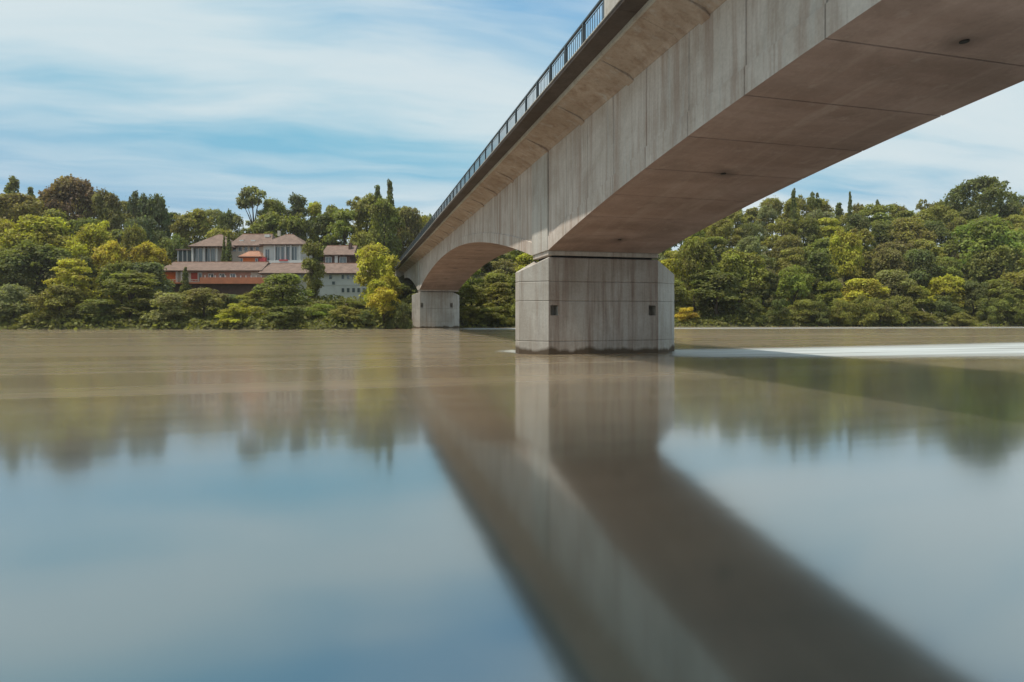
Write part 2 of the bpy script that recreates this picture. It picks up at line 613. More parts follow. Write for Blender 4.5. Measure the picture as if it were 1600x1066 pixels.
# the solid segments over the piers stand a hand proud of the web
for a, b in ((YB0, YB1), (YN0, YN1), (YF0, YF1)):
    zb = zs((a + b) / 2)
    m_ = MB()
    p = 0.10
    rings = [[(XL - p, y, zb), (XL - p, y, zr(y) + 0.1), (XR + p, y, zr(y) + 0.1), (XR + p, y, zb)] for y in (a + 0.004, b - 0.004)]
    m_.add(*prism(rings))
    to_bridge(m_.build('pier_segment', M['concrete_pier'], bevel=0.03))

# deck slab in cast lengths, edge beam, drip nose and brackets
EDGE = 8.80
NOSE = 9.65


def mirror(pts):
    return [(2 * XC - x, z) for x, z in reversed(pts)]


def slab_ring(y):
    h = zr(y) - 12.44
    left = [(XL + 0.3, 12.50), (XL - 0.02, 12.44), (XL - 0.22, 12.62), (NOSE, 13.13), (NOSE, 13.29), (EDGE + 0.12, 13.29),
            (EDGE + 0.12, 13.38), (EDGE + 0.9, 13.38), (EDGE + 0.9, 13.34), (XC, 13.42)]
    pts = left + mirror(left[:-1])
    return [(x, y, z + h) for x, z in pts]


dk = cuts(YB0, YEND, 35)
for a, b in zip(dk[:-1], dk[1:]):
    V, Fc = prism([slab_ring(a + 0.006), slab_ring(b - 0.006)])
    me = mesh('deck_slab', V, Fc, M['concrete_slab'])
    fix_normals(me)
    to_bridge(link('deck_slab', me))
    for sgn in (0, 1):
        h0, h1 = zr(a) - 12.44, zr(b) - 12.44
        fx = (lambda x: x) if sgn == 0 else (lambda x: 2 * XC - x)
        # edge beam: face and underside, its shade put into a near-black colour
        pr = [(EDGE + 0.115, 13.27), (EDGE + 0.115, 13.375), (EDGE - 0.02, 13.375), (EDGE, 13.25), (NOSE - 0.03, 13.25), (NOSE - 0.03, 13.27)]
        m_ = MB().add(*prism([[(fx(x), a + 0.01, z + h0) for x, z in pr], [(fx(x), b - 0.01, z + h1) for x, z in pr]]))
        to_bridge(m_.build('edge_beam', M['concrete_shade']))
        # pale kerb on the beam
        pr = [(EDGE - 0.05, 13.385), (EDGE + 0.34, 13.385), (EDGE + 0.34, 13.46), (EDGE - 0.05, 13.44)]
        m_ = MB().add(*prism([[(fx(x), a + 0.01, z + h0) for x, z in pr], [(fx(x), b - 0.01, z + h1) for x, z in pr]]))
        to_bridge(m_.build('kerb', M['concrete_pale'], bevel=0.01))
        # pale drip nose
        pr = [(NOSE - 0.06, 13.09), (NOSE + 0.05, 13.09), (NOSE + 0.05, 13.12), (NOSE - 0.005, 13.16), (NOSE - 0.005, 13.245), (NOSE - 0.06, 13.245)]
        m_ = MB().add(*prism([[(fx(x), a + 0.01, z + h0) for x, z in pr], [(fx(x), b - 0.01, z + h1) for x, z in pr]]))
        to_bridge(m_.build('drip_nose', M['concrete_pale']))


def bracket(y0, y1, dep):
    """rib below the cantilever, deeper at the web than at the edge, on both sides"""
    for sgn in (0, 1):
        fx = (lambda x: x) if sgn == 0 else (lambda x: 2 * XC - x)
        pr = [(NOSE + 0.14, 13.15), (NOSE + 0.14, 13.08 - dep * 0.25), (XL - 0.45, 12.74 - dep * 0.85), (XL - 0.16, 12.60 - dep * 1.0),
              (XL + 0.05, 12.44 - dep * 1.0), (XL + 0.05, 12.6)]
        h0, h1 = zr(y0) - 12.44, zr(y1) - 12.44
        V, Fc = prism([[(fx(x), y0, z + h0) for x, z in pr], [(fx(x), y1, z + h1) for x, z in pr]])
        m_ = MB().add(V, Fc)
        to_bridge(m_.build('bracket', M['concrete_slab'], bevel=0.02))


for a, b in ((YB0, YB1), (YN0, YN1), (YF0, YF1)):
    bracket(a - 0.05, b + 0.05, 0.20)
ys = list(np.arange(YN0 - 5.65, YB1 + 2, -5.65)) + list(np.arange(YN1 + 5.4, YF0 - 2, 5.4)) + list(np.arange(YF1 + 5.4, YEND - 2, 5.4))
for y in ys:
    bracket(y - 0.28, y + 0.28, 0.15)

# drain outlets on the middle of the soffit
for k in range(-4, 4):
    y = -3.65 + 10.2 * (k + 0.5)
    if YB1 + 1 < y < YN0 - 1:
        m_ = MB()
        ring_o = [(14.75 + 0.11 * math.cos(q), y + 0.11 * math.sin(q)) for q in np.linspace(0, 2 * math.pi, 13)[:-1]]
        m_.add(*prism([[(x, yy, zs(y) - 0.025) for x, yy in ring_o], [(x, yy, zs(y) + 0.05) for x, yy in ring_o]]))
        to_bridge(m_.build('drain_outlet', M['rubber']))

# road surface
V, Fc = prism([[(EDGE + 0.95, y, 13.43 + zr(y) - 12.44), (2 * XC - EDGE - 0.95, y, 13.43 + zr(y) - 12.44),
                (2 * XC - EDGE - 0.95, y, 13.50 + zr(y) - 12.44), (EDGE + 0.95, y, 13.50 + zr(y) - 12.44)] for y in (YB0, YEND)])
me = mesh('roadway', V, Fc, M['asphalt'])
fix_normals(me)
to_bridge(link('roadway', me))

# railing on the left edge: top rail and foot rail, posts, bars
BAY = 2.16
Y_RAIL0 = 20.74
XRAIL = EDGE + 0.14
n_bay = int((YEND - Y_RAIL0) / BAY)
m_ = MB()
for k in range(n_bay):
    y0, y1 = Y_RAIL0 + k * BAY, Y_RAIL0 + (k + 1) * BAY
    h0, h1 = zr(y0) - 12.44, zr(y1) - 12.44
    for (za, zb, hw) in ((14.42, 14.50, 0.05), (13.60, 13.635, 0.02), (14.28, 14.305, 0.015)):
        m_.add(*prism([[(XRAIL - hw, y0, za + h0), (XRAIL + hw, y0, za + h0), (XRAIL + hw, y0, zb + h0), (XRAIL - hw, y0, zb + h0)],
                       [(XRAIL - hw, y1, za + h1), (XRAIL + hw, y1, za + h1), (XRAIL + hw, y1, zb + h1), (XRAIL - hw, y1, zb + h1)]], k in (0, n_bay - 1)))
railing = to_bridge(m_.build('railing', M['steel']))
railing['label'] = 'dark steel post and bar railing'
post_me = MB().box(-0.05, 0.05, -0.065, 0.065, 13.44, 14.44)
post_me.box(-0.09, 0.09, -0.11, 0.11, 13.462, 13.485)
post_me = mesh('post', post_me.V, post_me.Fc, M['steel'])
bar_me = MB()
for k in range(1, 9):
    q = k * BAY / 9
    bar_me.box(-0.011, 0.011, q - 0.011, q + 0.011, 13.63, 14.29)
bar_me = mesh('railing_bars', bar_me.V, bar_me.Fc, M['steel'])
for k in range(n_bay + 1):
    y = Y_RAIL0 + k * BAY
    link('post', post_me, railing, (XRAIL, y, zr(y) - 12.44))
    if k < n_bay:
        link('railing_bars', bar_me, railing, (XRAIL, y, zr(y + BAY / 2) - 12.44))
# solid parapet where the railing ends, over the viewer
pc = cuts(YB0, Y_RAIL0 - 0.12, 22)
for a, b in zip(pc[:-1], pc[1:]):
    h = zr((a + b) / 2) - 12.44
    m_ = MB().box(EDGE + 0.06, EDGE + 0.30, a + 0.01, b - 0.01, 13.465 + h, 14.48 + h)
    to_bridge(m_.build('parapet_panel', M['concrete_pale'], bevel=0.015))


# piers
def pier(y0, y1, xl, xr, ztop, tip_drop, joints, tip_l, tip_r, holes, name_mat='concrete_pier', front='pier_front_shaded'):
    yc = (y0 + y1) / 2
    fl = 0.42                       # the nose ends in a narrow flat

    def ring(z, ins=0.0, nose_drop=0.0):
        return [(xl + ins * 0.3, y0 + ins, z), (xr - ins * 0.3, y0 + ins, z), (xr + tip_r - ins, yc - fl, z - nose_drop), (xr + tip_r - ins, yc + fl, z - nose_drop),
                (xr - ins * 0.3, y1 - ins, z), (xl + ins * 0.3, y1 - ins, z), (xl - tip_l + ins, yc + fl, z - nose_drop), (xl - tip_l + ins, yc - fl, z - nose_drop)]
    zsn = [-2.8] + joints + [ztop]
    g = 0.035
    root = None
    for k in range(len(zsn) - 1):
        a, b = zsn[k], zsn[k + 1]
        last = k == len(zsn) - 2
        rings = [ring(a + 0.004, g if k else 0.0), ring(a + g + 0.01, 0.0)]
        if last:
            rings += [ring(b - 0.05, 0.0, tip_drop), ring(b, 0.05, tip_drop)]
        else:
            rings += [ring(b - g - 0.01, 0.0), ring(b - 0.004, g)]
        V, Fc = prism(rings)
        nm = 'pier' if root is None else 'pier_block'
        me = mesh(nm, V, Fc, M[name_mat])
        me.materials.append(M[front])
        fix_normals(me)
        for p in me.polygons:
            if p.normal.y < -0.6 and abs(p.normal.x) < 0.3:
                p.material_index = 1  # front faces take the copy with shade in its colour
        o = link(nm, me)
        if any(a < hz0 and hz1 < b for (_, _, hz0, hz1) in holes):
            for (hx0, hx1, hz0, hz1) in holes:
                cme = mesh('cut', *box_vf(hx0, hx1, y0 - 0.3, y0 + 0.75, hz0, hz1))
                co = link('cut', cme)
                md = o.modifiers.new('b', 'BOOLEAN')
                md.operation = 'DIFFERENCE'
                md.solver = 'EXACT'
                md.object = co
                bpy.context.view_layer.update()
                ev = o.evaluated_get(bpy.context.evaluated_depsgraph_get())
                nme = bpy.data.meshes.new_from_object(ev)
                o.modifiers.clear()
                o.data = nme
                nme.name = nm
                bpy.data.objects.remove(co)
        if root is None:
            root = to_bridge(o)
        else:
            o.parent = root
    return root


def bearing(root, y0, y1, zt, zg):
    # recessed bearing joint, then the sill that carries the girder
    o = MB().box(XL + 0.30, XR - 0.30, y0 + 0.30, y1 - 0.3, zt - 0.02, zt + 0.14).build('bearing', M['rubber'])
    o.parent = root
    o = MB().box(XL - 0.02, XR + 0.02, y0 + 0.03, y1 - 0.03, zt + 0.13, zg - 0.005).build('bearing_sill', M['concrete'], bevel=0.02)
    o.parent = root


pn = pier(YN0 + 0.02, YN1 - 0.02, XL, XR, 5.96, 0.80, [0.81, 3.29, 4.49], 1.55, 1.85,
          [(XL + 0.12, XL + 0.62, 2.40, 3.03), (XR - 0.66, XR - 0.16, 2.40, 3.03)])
bearing(pn, YN0, YN1, 5.96, 6.36)
pf = pier(YF0, YF1, XL + 0.05, XR - 0.95, 6.85, 0.55, [1.2, 3.7], 1.35, 1.35,
          [(XL + 0.15, XL + 0.65, 3.9, 4.75), (XR - 1.6, XR - 1.1, 3.9, 4.75)], front='concrete_pier')
bearing(pf, YF0, YF1, 6.85, 7.25)
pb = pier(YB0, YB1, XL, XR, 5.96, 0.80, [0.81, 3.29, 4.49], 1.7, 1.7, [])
bearing(pb, YB0, YB1, 5.96, 6.36)
# far abutment in the bank
m_ = MB().box(EDGE + 0.4, 2 * XC - EDGE - 0.4, YEND + 0.01, YEND + 3.5, 4.0, 13.3 + zr(YEND) - 12.44)
m_.box(XL - 0.4, XR + 0.4, YEND - 1.4, YEND + 0.005, 4.0, 11.55)
to_bridge(m_.build('abutment', M['concrete_pier']))

# ------------------------------------------------------------------ villa on the terrace
M['white_wall'] = plain('white_render', (0.58, 0.58, 0.55), 0.85, 0.08, 0.8)
M['blue_white'] = plain('pale_blue_render', (0.46, 0.55, 0.52), 0.85, 0.1, 0.8)
M['cream_wall'] = plain('cream_render', (0.48, 0.44, 0.37), 0.85, 0.1, 0.8)
M['mauve_wall'] = plain('mauve_render', (0.36, 0.20, 0.15), 0.85, 0.15, 0.8)
M['orange_wall'] = plain('orange_render', (0.60, 0.150, 0.040), 0.8, 0.12, 0.8)
M['red_wall'] = plain('red_render', (0.33, 0.05, 0.03), 0.8, 0.12, 0.8)
M['terracotta'] = plain('terracotta_render', (0.43, 0.155, 0.080), 0.8, 0.15, 0.8)
M['brown_wall'] = plain('brown_timber', (0.10, 0.055, 0.045), 0.8, 0.2, 1.2)
M['soffit_dark'] = plain('eaves_timber', (0.06, 0.035, 0.028), 0.8)
M['glass'] = plain('window_glass', (0.095, 0.12, 0.13), 0.08, 0.1, 0.5, 0.8)
M['frame_white'] = plain('white_paint', (0.58, 0.57, 0.54), 0.5, 0.05)
M['awning'] = plain('red_awning', (0.50, 0.07, 0.075), 0.7)


def tile_roof(name, col):
    m, t, out = new_mat(name)
    tcx = t.n('ShaderNodeTexCoord').outputs['Object']
    wv = t.n('ShaderNodeTexWave', {'Scale': 1.3, 'Distortion': 0.6, 'Detail': 2.0}, wave_type='BANDS', bands_direction='X')
    t.set(wv.inputs['Vector'], tcx)
    nz = t.noise(tcx, 0.9, 6, 0.65)
    c = t.mix(t.ramp(nz, [(0.3, 0.0), (0.7, 1.0)]), tuple(x * 0.72 for x in col), tuple(min(1, x * 1.25) for x in col))
    c = t.mix(1.0, c, t.ramp(wv.outputs[0], [(0.0, 0.82), (1.0, 1.08)]), 'MULTIPLY')
    bump = t.n('ShaderNodeBump', {'Strength': 0.6, 'Distance': 0.06})
    t.set(bump.inputs['Height'], wv.outputs[0])
    b = t.n('ShaderNodeBsdfPrincipled', {'Base Color': c, 'Roughness': 0.85, 'Specular IOR Level': 0.2, 'Normal': bump})
    t.set(out.inputs[0], b)
    return m


M['roof'] = tile_roof('roof_tiles', (0.185, 0.130, 0.105))
M['roof_red'] = tile_roof('roof_tiles_red', (0.34, 0.18, 0.12))

HD, HX = 133.0, 410.0
hx, hy = at(HX, HD)
villa = empty('hillside_villa', (hx, hy, 0), -TH)
tag(villa, 'rambling villa with brown tiled roofs, white upper floors and orange balcony walls among trees', 'building')


def lx(px, y=0.0):
    return (px - 800) / F * (HD + y) - (HX - 800) / F * HD


def lz(py, y=0.0):
    return EYE + (HOR - py) * (HD + y) / F


def vbox(name, mat, px0, px1, py0, py1, y0, y1, parent=None, bev=0.0):
    """box whose front face covers the columns px0..px1 and rows py0..py1 at local depth y0"""
    m_ = MB().box(lx(px0, y0), lx(px1, y0), y0, y1, lz(py1, y0), lz(py0, y0))
    return m_.build(name, M[mat], parent or villa, bev)


def window(px0, px1, py0, py1, y, parent=None, arch=False):
    fr = MB()
    x0, x1, z0, z1 = lx(px0, y), lx(px1, y), lz(py1, y), lz(py0, y)
    tk = 0.09
    fr.box(x0 - tk, x0, y - 0.10, y + 0.05, z0 - tk, z1 + tk).box(x1, x1 + tk, y - 0.10, y + 0.05, z0 - tk, z1 + tk)
    fr.box(x0, x1, y - 0.10, y + 0.05, z1, z1 + tk).box(x0, x1, y - 0.12, y + 0.05, z0 - tk, z0)
    if x1 - x0 > 0.9:
        xm = (x0 + x1) / 2
        fr.box(xm - 0.035, xm + 0.035, y - 0.06, y + 0.04, z0, z1)
    wn = fr.build('window', M['frame_white'], parent or villa)
    MB().box(x0, x1, y - 0.03, y + 0.03, z0, z1).build('pane', M['glass'], wn)
    return wn


def gable(name, mat, px0, px1, py_e, py_r, y0, y1, hip=0.0, eave=0.8):
    """pitched roof: eaves at row py_e (front), ridge at row py_r half way back, hip in metres at each end"""
    xa, xb = lx(px0, y0 - eave), lx(px1, y0 - eave)
    ym = (y0 + y1) / 2
    ze, zri = lz(py_e, y0 - eave), lz(py_r, ym)
    th = 0.22
    lo = [(xa, y0 - eave, ze), (xb, y0 - eave, ze), (xb, y1 + eave, ze), (xa, y1 + eave, ze)]
    V = [(x, y, z - th) for x, y, z in lo] + lo + [(xa + hip, ym, zri), (xb - hip, ym, zri)]
    Fc = [(3, 2, 1, 0), (0, 1, 5, 4), (1, 2, 6, 5), (2, 3, 7, 6), (3, 0, 4, 7), (4, 5, 9, 8), (6, 7, 8, 9), (5, 6, 9), (7, 4, 8)]
    o = MB().add(V, Fc).build(name, M[mat], villa)
    # ridge capping, gutter along the front eaves
    MB().box(xa + hip, xb - hip, ym - 0.12, ym + 0.12, zri - 0.1, zri + 0.1).build('ridge_cap', M['roof_red'], o)
    MB().box(xa, xb, y0 - eave - 0.12, y0 - eave - 0.005, ze - 0.2, ze - 0.04).build('gutter', M['soffit_dark'], o)
    return o


# lower wing, left half
vbox('wall', 'cream_wall', 252, 408, 421, 490, 0, 9)
vbox('undercut_shade', 'brown_wall', 253, 407.5, 443.5, 489, -0.12, -0.01)  # dark sheet painted as the shade of the undercut below the terrace
gable('roof', 'roof', 246, 409, 422.5, 409.5, 0, 9, 0.6)
vbox('loggia_wall', 'orange_wall', 254.5, 274.5, 425, 440, -0.06, 0.05)
for px in (252.3, 275.6, 283.5):
    vbox('column', 'frame_white', px - 1.1, px + 1.1, 424, 442, -0.55, -0.25)
vbox('panel', 'red_wall', 298.5, 308.5, 426, 439, -0.05, 0.05)
vbox('panel', 'mauve_wall', 316, 392, 425.5, 440, -0.05, 0.05)
window(284.8, 293.5, 427, 439, -0.02)
window(310.5, 315, 427, 439, -0.02)
for px in (326, 343, 360):
    window(px, px + 7.5, 428.5, 438, -0.06)
vbox('terrace_slab', 'terracotta', 248, 408, 441.2, 443.2, -1.5, 0)
bal = vbox('balcony', 'terracotta', 312, 414, 433.5, 443.4, -1.9, -1.55)
for px in (320, 328, 336, 344, 352, 360, 368, 376, 384, 392, 400, 408):
    vbox('balcony_post', 'frame_white', px - 0.5, px + 0.5, 430.5, 434, -1.85, -1.65, bal)
# low white rail along the terrace
rl = vbox('terrace_rail', 'cream_wall', 250, 311, 436.6, 437.4, -1.42, -1.34)
for px in range(252, 311, 6):
    vbox('rail_post', 'cream_wall', px - 0.3, px + 0.3, 437.4, 441.2, -1.41, -1.35, rl)
# lower wing, right half
vbox('wall', 'cream_wall', 408.5, 497, 424, 490, -0.4, 8.8)
vbox('wall', 'white_wall', 497.3, 573, 425, 490, -0.9, 8.6)
gable('roof', 'roof', 403, 578, 426.5, 411.5, -0.9, 8.4, 0.8)
for px in (420, 431, 443, 455, 466, 473, 480):
    window(px, px + 4.6, 428.6, 434.5, -0.42)
for px in (514.5, 533.8, 542.0, 550.3, 566.2):
    window(px, px + 4.2, 429.8, 436, -0.92)
for px in (533.8, 542.0, 550.3, 558.4, 566.6):
    window(px, px + 4.4, 450.4, 457, -0.92)
window(519, 523.5, 440, 445, -0.92)
vbox('string_course', 'frame_white', 498, 572.5, 445.2, 446.1, -1.0, -0.9)
# upper block, left: columns in front of glazing
vbox('wall', 'white_wall', 299, 342, 382, 412, 9.8, 18)
gable('roof', 'roof', 293.5, 360, 384.5, 366.5, 9.0, 18, 4.6)
for px in (300.6, 318.6, 338.6):
    vbox('column', 'frame_white', px - 1.3, px + 1.3, 384.5, 411, 9.1, 9.45)
for a, b in ((303.5, 309.5), (311, 316.5), (321.5, 328), (330, 336)):
    window(a, b, 388.5, 409, 9.78)
vbox('verandah', 'glass', 277, 298, 391, 410, 10.6, 15)
vbox('verandah_roof', 'roof', 274, 299, 389, 391, 10.0, 15.6)
for px in (278, 285, 292):
    vbox('column', 'frame_white', px - 0.5, px + 0.5, 391.2, 410, 10.3, 10.55)
# link between the blocks
vbox('wall', 'cream_wall', 343, 412, 381, 412, 11.5, 19)
gable('roof', 'roof', 356, 424, 383.5, 366.0, 11.5, 19, 1.5)
for px in (364, 373, 382, 391, 400):
    window(px, px + 5, 386, 393, 11.47)
for px in (374, 392):
    vbox('skylight', 'frame_white', px, px + 6.5, 375.0, 378.5, 12.4, 13.4)
vbox('skylight', 'frame_white', 413.5, 421, 366.5, 370.5, 13.8, 14.6)
# small orange block in front of the link
vbox('wall', 'orange_wall', 375, 404, 399, 412, 6.6, 11)
gable('roof', 'roof_red', 371, 408, 400.8, 392.5, 6.6, 11, 1.6, 0.5)
for px in (375.7, 399.5):
    window(px, px + 3.2, 404.5, 409.5, 6.57)
vbox('awning', 'awning', 404.5, 414.5, 402.5, 411.0, 6.4, 7.2)
# upper block, right
vbox('wall', 'white_wall', 411.5, 470.5, 379, 412, 8.6, 17)
gable('roof', 'roof', 405, 475.5, 381.5, 366.5, 8.6, 17, 4.4)
for a, b in ((415, 421), (431.3, 437.3), (439.5, 444), (447, 452.5), (456, 464)):
    window(a, b, 386 if a > 425 else 390, 406.5, 8.57)
for px in (429, 446, 454.4, 468.6):
    vbox('column', 'frame_white', px - 0.9, px + 0.9, 382.6, 410, 8.1, 8.4)
vbox('balcony', 'white_wall', 420, 473, 407.0, 411.2, 7.2, 7.45)
vbox('awning', 'awning', 436, 449, 405.6, 407.6, 7.0, 7.8)
vbox('chimney', 'cream_wall', 433.5, 437.0, 360.5, 369, 12.2, 13.0)
# rear block, right
vbox('wall', 'brown_wall', 505, 547, 396, 416, 9.5, 16)
gable('roof', 'roof', 501, 553, 398, 384.0, 9.5, 16, 0.3)
vbox('column', 'white_wall', 523, 527.5, 399, 413, 9.2, 9.48)
window(509, 518, 402, 411, 9.47)
window(531, 541, 402, 411, 9.47)
vbox('chimney', 'brown_wall', 544.5, 548.5, 379.5, 394, 11, 12)

# ------------------------------------------------------------------ trees
def leaf_mesh(name, P, N, size, tone):
    """rhombic leaf sprays at points P with normals N"""
    n = len(P)
    up = RNG.normal(size=(n, 3))
    A = np.cross(N, up)
    A /= np.linalg.norm(A, axis=1)[:, None] + 1e-9
    B = np.cross(N, A)
    sz = (size * RNG.uniform(0.6, 1.35, n))[:, None]
    asp = RNG.uniform(0.45, 0.8, n)[:, None]
    V = np.stack([P + A * sz, P + B * sz * asp, P - A * sz, P - B * sz * asp], 1).reshape(-1, 3)
    me = bpy.data.meshes.new(name)
    me.vertices.add(4 * n)
    me.vertices.foreach_set('co', V.ravel())
    me.loops.add(4 * n)
    me.loops.foreach_set('vertex_index', np.arange(4 * n, dtype=np.int32))
    me.polygons.add(n)
    me.polygons.foreach_set('loop_start', np.arange(0, 4 * n, 4, dtype=np.int32))
    me.polygons.foreach_set('loop_total', np.full(n, 4, np.int32))
    me.update(calc_edges=True)
    at_ = me.attributes.new('tone', 'FLOAT', 'FACE')
    at_.data.foreach_set('value', tone.astype(np.float32))
    me.materials.append(M['leaf'])
    return me


def lobes_crown(name, lobes, n, size, loose=0.55):
    """lobes: (centre, radii); leaves on the outer shell of every lobe, more on the larger ones"""
    wgt = np.array([(r[0] * r[1] + r[1] * r[2]) for c, r in lobes])
    cnt = np.maximum(12, (n * wgt / wgt.sum()).astype(int))
    Ps, Ns, Ts = [], [], []
    for (c, r), k in zip(lobes, cnt):
        D = RNG.normal(size=(k, 3))
        D /= np.linalg.norm(D, axis=1)[:, None]
        D[:, 2] = np.where(D[:, 2] < -0.35, -D[:, 2], D[:, 2])
        q = RNG.uniform(0.55, 1.05, k)[:, None] ** 0.8
        q = np.where(RNG.random((k, 1)) < 0.16, q * RNG.uniform(1.0, 1.32 if r[0] < 1.3 else 1.06, (k, 1)), q)
        q = q * (1 + 0.22 * np.sin(D[:, :1] * 7 + c[0] * 3) * np.cos(D[:, 1:2] * 6 + c[1] * 5))
        Ps.append(np.array(c) + D * np.array(r) * q)
        nn = D * (1 - loose) + RNG.normal(size=(k, 3)) * loose * 0.6
        nn[:, 2] += 0.25
        Ns.append(nn / np.linalg.norm(nn, axis=1)[:, None])
        Ts.append(np.clip(RNG.normal(0.5, 0.17, k) + RNG.normal(0, 0.13), 0, 1))
    return leaf_mesh(name, np.concatenate(Ps), np.concatenate(Ns), size, np.concatenate(Ts))


def tube(path, rad, sides=7):
    rings = []
    for (p, r) in zip(path, rad):
        rings.append([(p[0] + r * math.cos(2 * math.pi * i / sides), p[1] + r * math.sin(2 * math.pi * i / sides), p[2]) for i in range(sides)])
    return prism(rings)


def make_kind(kind, seed):
    """one crown mesh and one trunk mesh, tree 10 m tall with its base at the origin"""
    rd = random.Random(seed)
    L = []
    size, n = 0.185, 8500
    trunk_top = 6.0
    if kind == 'round':
        w_ = rd.uniform(3.3, 3.9)
        L.append(((0, 0, 5.0), (w_ * 0.74, w_ * 0.74, 3.9)))
        for i in range(30):
            a, e = rd.uniform(0, 6.28), rd.uniform(-1.05, 1.35)
            rr = rd.uniform(0.45, 1.6)
            k = (1 - rr / 5.2) * rd.uniform(0.78, 1.1)
            L.append(((math.cos(a) * math.cos(e) * w_ * k, math.sin(a) * math.cos(e) * w_ * k, 5.1 + math.sin(e) * 4.3 * k * 1.1), (rr, rr, rr * 0.8)))
    elif kind == 'broad':
        w_ = 4.6
        L.append(((0, 0, 5.6), (w_ * 0.72, w_ * 0.72, 3.2)))
        for i in range(34):
            a, e = rd.uniform(0, 6.28), rd.uniform(-0.85, 1.3)
            rr = rd.uniform(0.8, 1.6)
            k = 1 - rr / 6
            L.append(((math.cos(a) * math.cos(e) * w_ * k, math.sin(a) * math.cos(e) * w_ * k, 5.8 + math.sin(e) * 3.5 * k * 1.15), (rr, rr, rr * 0.62)))
    elif kind == 'tall':
        for i in range(38):
            z = rd.uniform(1.0, 9.2)
            w_ = 2.3 * math.sin(math.pi * min(1, (z - 0.6) / 9.6)) ** 0.6
            a = rd.uniform(0, 6.28)
            q = rd.uniform(0.2, 0.85) * w_
            rr = rd.uniform(0.6, 1.25)
            L.append(((math.cos(a) * q, math.sin(a) * q, z), (rr, rr, rr * 1.05)))
        trunk_top = 8.5
    elif kind == 'airy':
        for i in range(44):
            z = rd.uniform(1.6, 9.3)
            w_ = 3.0 * math.sin(math.pi * min(1, (z - 1.2) / 8.9)) ** 0.55
            a = rd.uniform(0, 6.28)
            q = rd.uniform(0.25, 1.0) * w_
            rr = rd.uniform(0.42, 0.95)
            L.append(((math.cos(a) * q, math.sin(a) * q, z), (rr, rr, rr * 0.85)))
        trunk_top = 8.0
        n, size = 6500, 0.165
    elif kind == 'layered':
        for i in range(46):
            z = rd.uniform(0.8, 9.2)
            w_ = 3.9 * (1 - (z / 10.5)) ** 0.5
            a = rd.uniform(0, 6.28)
            q = rd.uniform(0.35, 1.0) * w_
            rr = rd.uniform(0.8, 1.5)
            L.append(((math.cos(a) * q, math.sin(a) * q, z), (rr, rr, rr * 0.5)))
        trunk_top = 8.0
    elif kind == 'conifer':
        for i in range(90):
            z = 0.8 + 9.0 * (i / 90)
            w_ = 2.35 * (1 - z / 10.3) ** 0.75 + 0.05
            a = rd.uniform(0, 6.28)
            q = w_ * rd.uniform(0.1, 0.85)
            rr = (0.35 + 0.32 * w_) * rd.uniform(0.7, 1.2)
            L.append(((math.cos(a) * q, math.sin(a) * q, z - 0.35 * q), (rr, rr, rr * 0.8)))
        trunk_top = 9.6
        size = 0.19
    elif kind == 'cypress':
        for i in range(22):
            z = 0.7 + i * 0.42
            w_ = 0.95 * math.sin(math.pi * min(1, (z + 1.2) / 11.6)) ** 0.8
            for k in range(2):
                a = rd.uniform(0, 6.28)
                L.append(((math.cos(a) * w_ * 0.3, math.sin(a) * w_ * 0.3, z), (w_ * 0.8, w_ * 0.8, 0.75)))
        trunk_top = 9.0
        size, n = 0.2, 2600
    elif kind == 'bush':
        for i in range(34):
            a = rd.uniform(0, 6.28)
            q = rd.uniform(0.1, 1.0) * 4.4
            z = rd.uniform(0.6, 8.4) * (1 - 0.55 * (q / 4.4) ** 2)
            rr = rd.uniform(1.0, 1.9)
            L.append(((math.cos(a) * q, math.sin(a) * q, z), (rr, rr, rr * 0.75)))
        trunk_top = 5.0
        size = 0.22
    crown = lobes_crown('crown', L, n, size)
    # trunk and limbs
    m_ = MB()
    lean = rd.uniform(-0.3, 0.3)
    zs_ = np.linspace(-0.6, trunk_top, 6)
    r0 = 0.26 if kind not in ('cypress', 'bush') else 0.15
    path = [(lean * (z / 10) ** 2 * 3 + 0.05 * math.sin(z), 0.08 * math.cos(z * 1.3), z) for z in zs_]
    m_.add(*tube(path, [r0 * (1 - 0.8 * k / 5) for k in range(6)]))
    if kind not in ('conifer', 'cypress'):
        big = sorted(L, key=lambda q: -q[1][0])[:7]
        for c, r in big:
            z0 = max(1.0, min(trunk_top - 0.5, c[2] * 0.55))
            b = (lean * (z0 / 10) ** 2 * 3, 0, z0)
            mid = (c[0] * 0.5 + b[0] * 0.5, c[1] * 0.5, (z0 + c[2]) / 2 + 0.2)
            m_.add(*tube([b, mid, c], [r0 * 0.42, r0 * 0.3, r0 * 0.1], 5))
    trunk = mesh('trunk', m_.V, m_.Fc, M['bark'], True)
    return crown, trunk


KINDS = {}
for kd, cnt in (('round', 5), ('broad', 3), ('tall', 3), ('airy', 2), ('layered', 3), ('conifer', 2), ('cypress', 1), ('bush', 4)):
    KINDS[kd] = [make_kind(kd, 100 + 17 * i + len(kd)) for i in range(cnt)]
NATW = {'round': 7.6, 'broad': 9.6, 'tall': 5.4, 'airy': 6.6, 'layered': 8.0, 'conifer': 4.9, 'cypress': 2.0, 'bush': 10.6}
NAME = {'round': 'broadleaf_tree', 'broad': 'broadleaf_tree', 'tall': 'tall_tree', 'airy': 'airy_tree', 'layered': 'layered_tree', 'conifer': 'conifer_tree',
        'cypress': 'cypress_tree', 'bush': 'bush'}
FORM = {'round': 'round-crowned tree', 'broad': 'broad-crowned tree', 'tall': 'slender tree', 'airy': 'loose airy tree', 'layered': 'tiered leafy tree',
        'conifer': 'pointed conifer', 'cypress': 'cypress', 'bush': 'bush'}
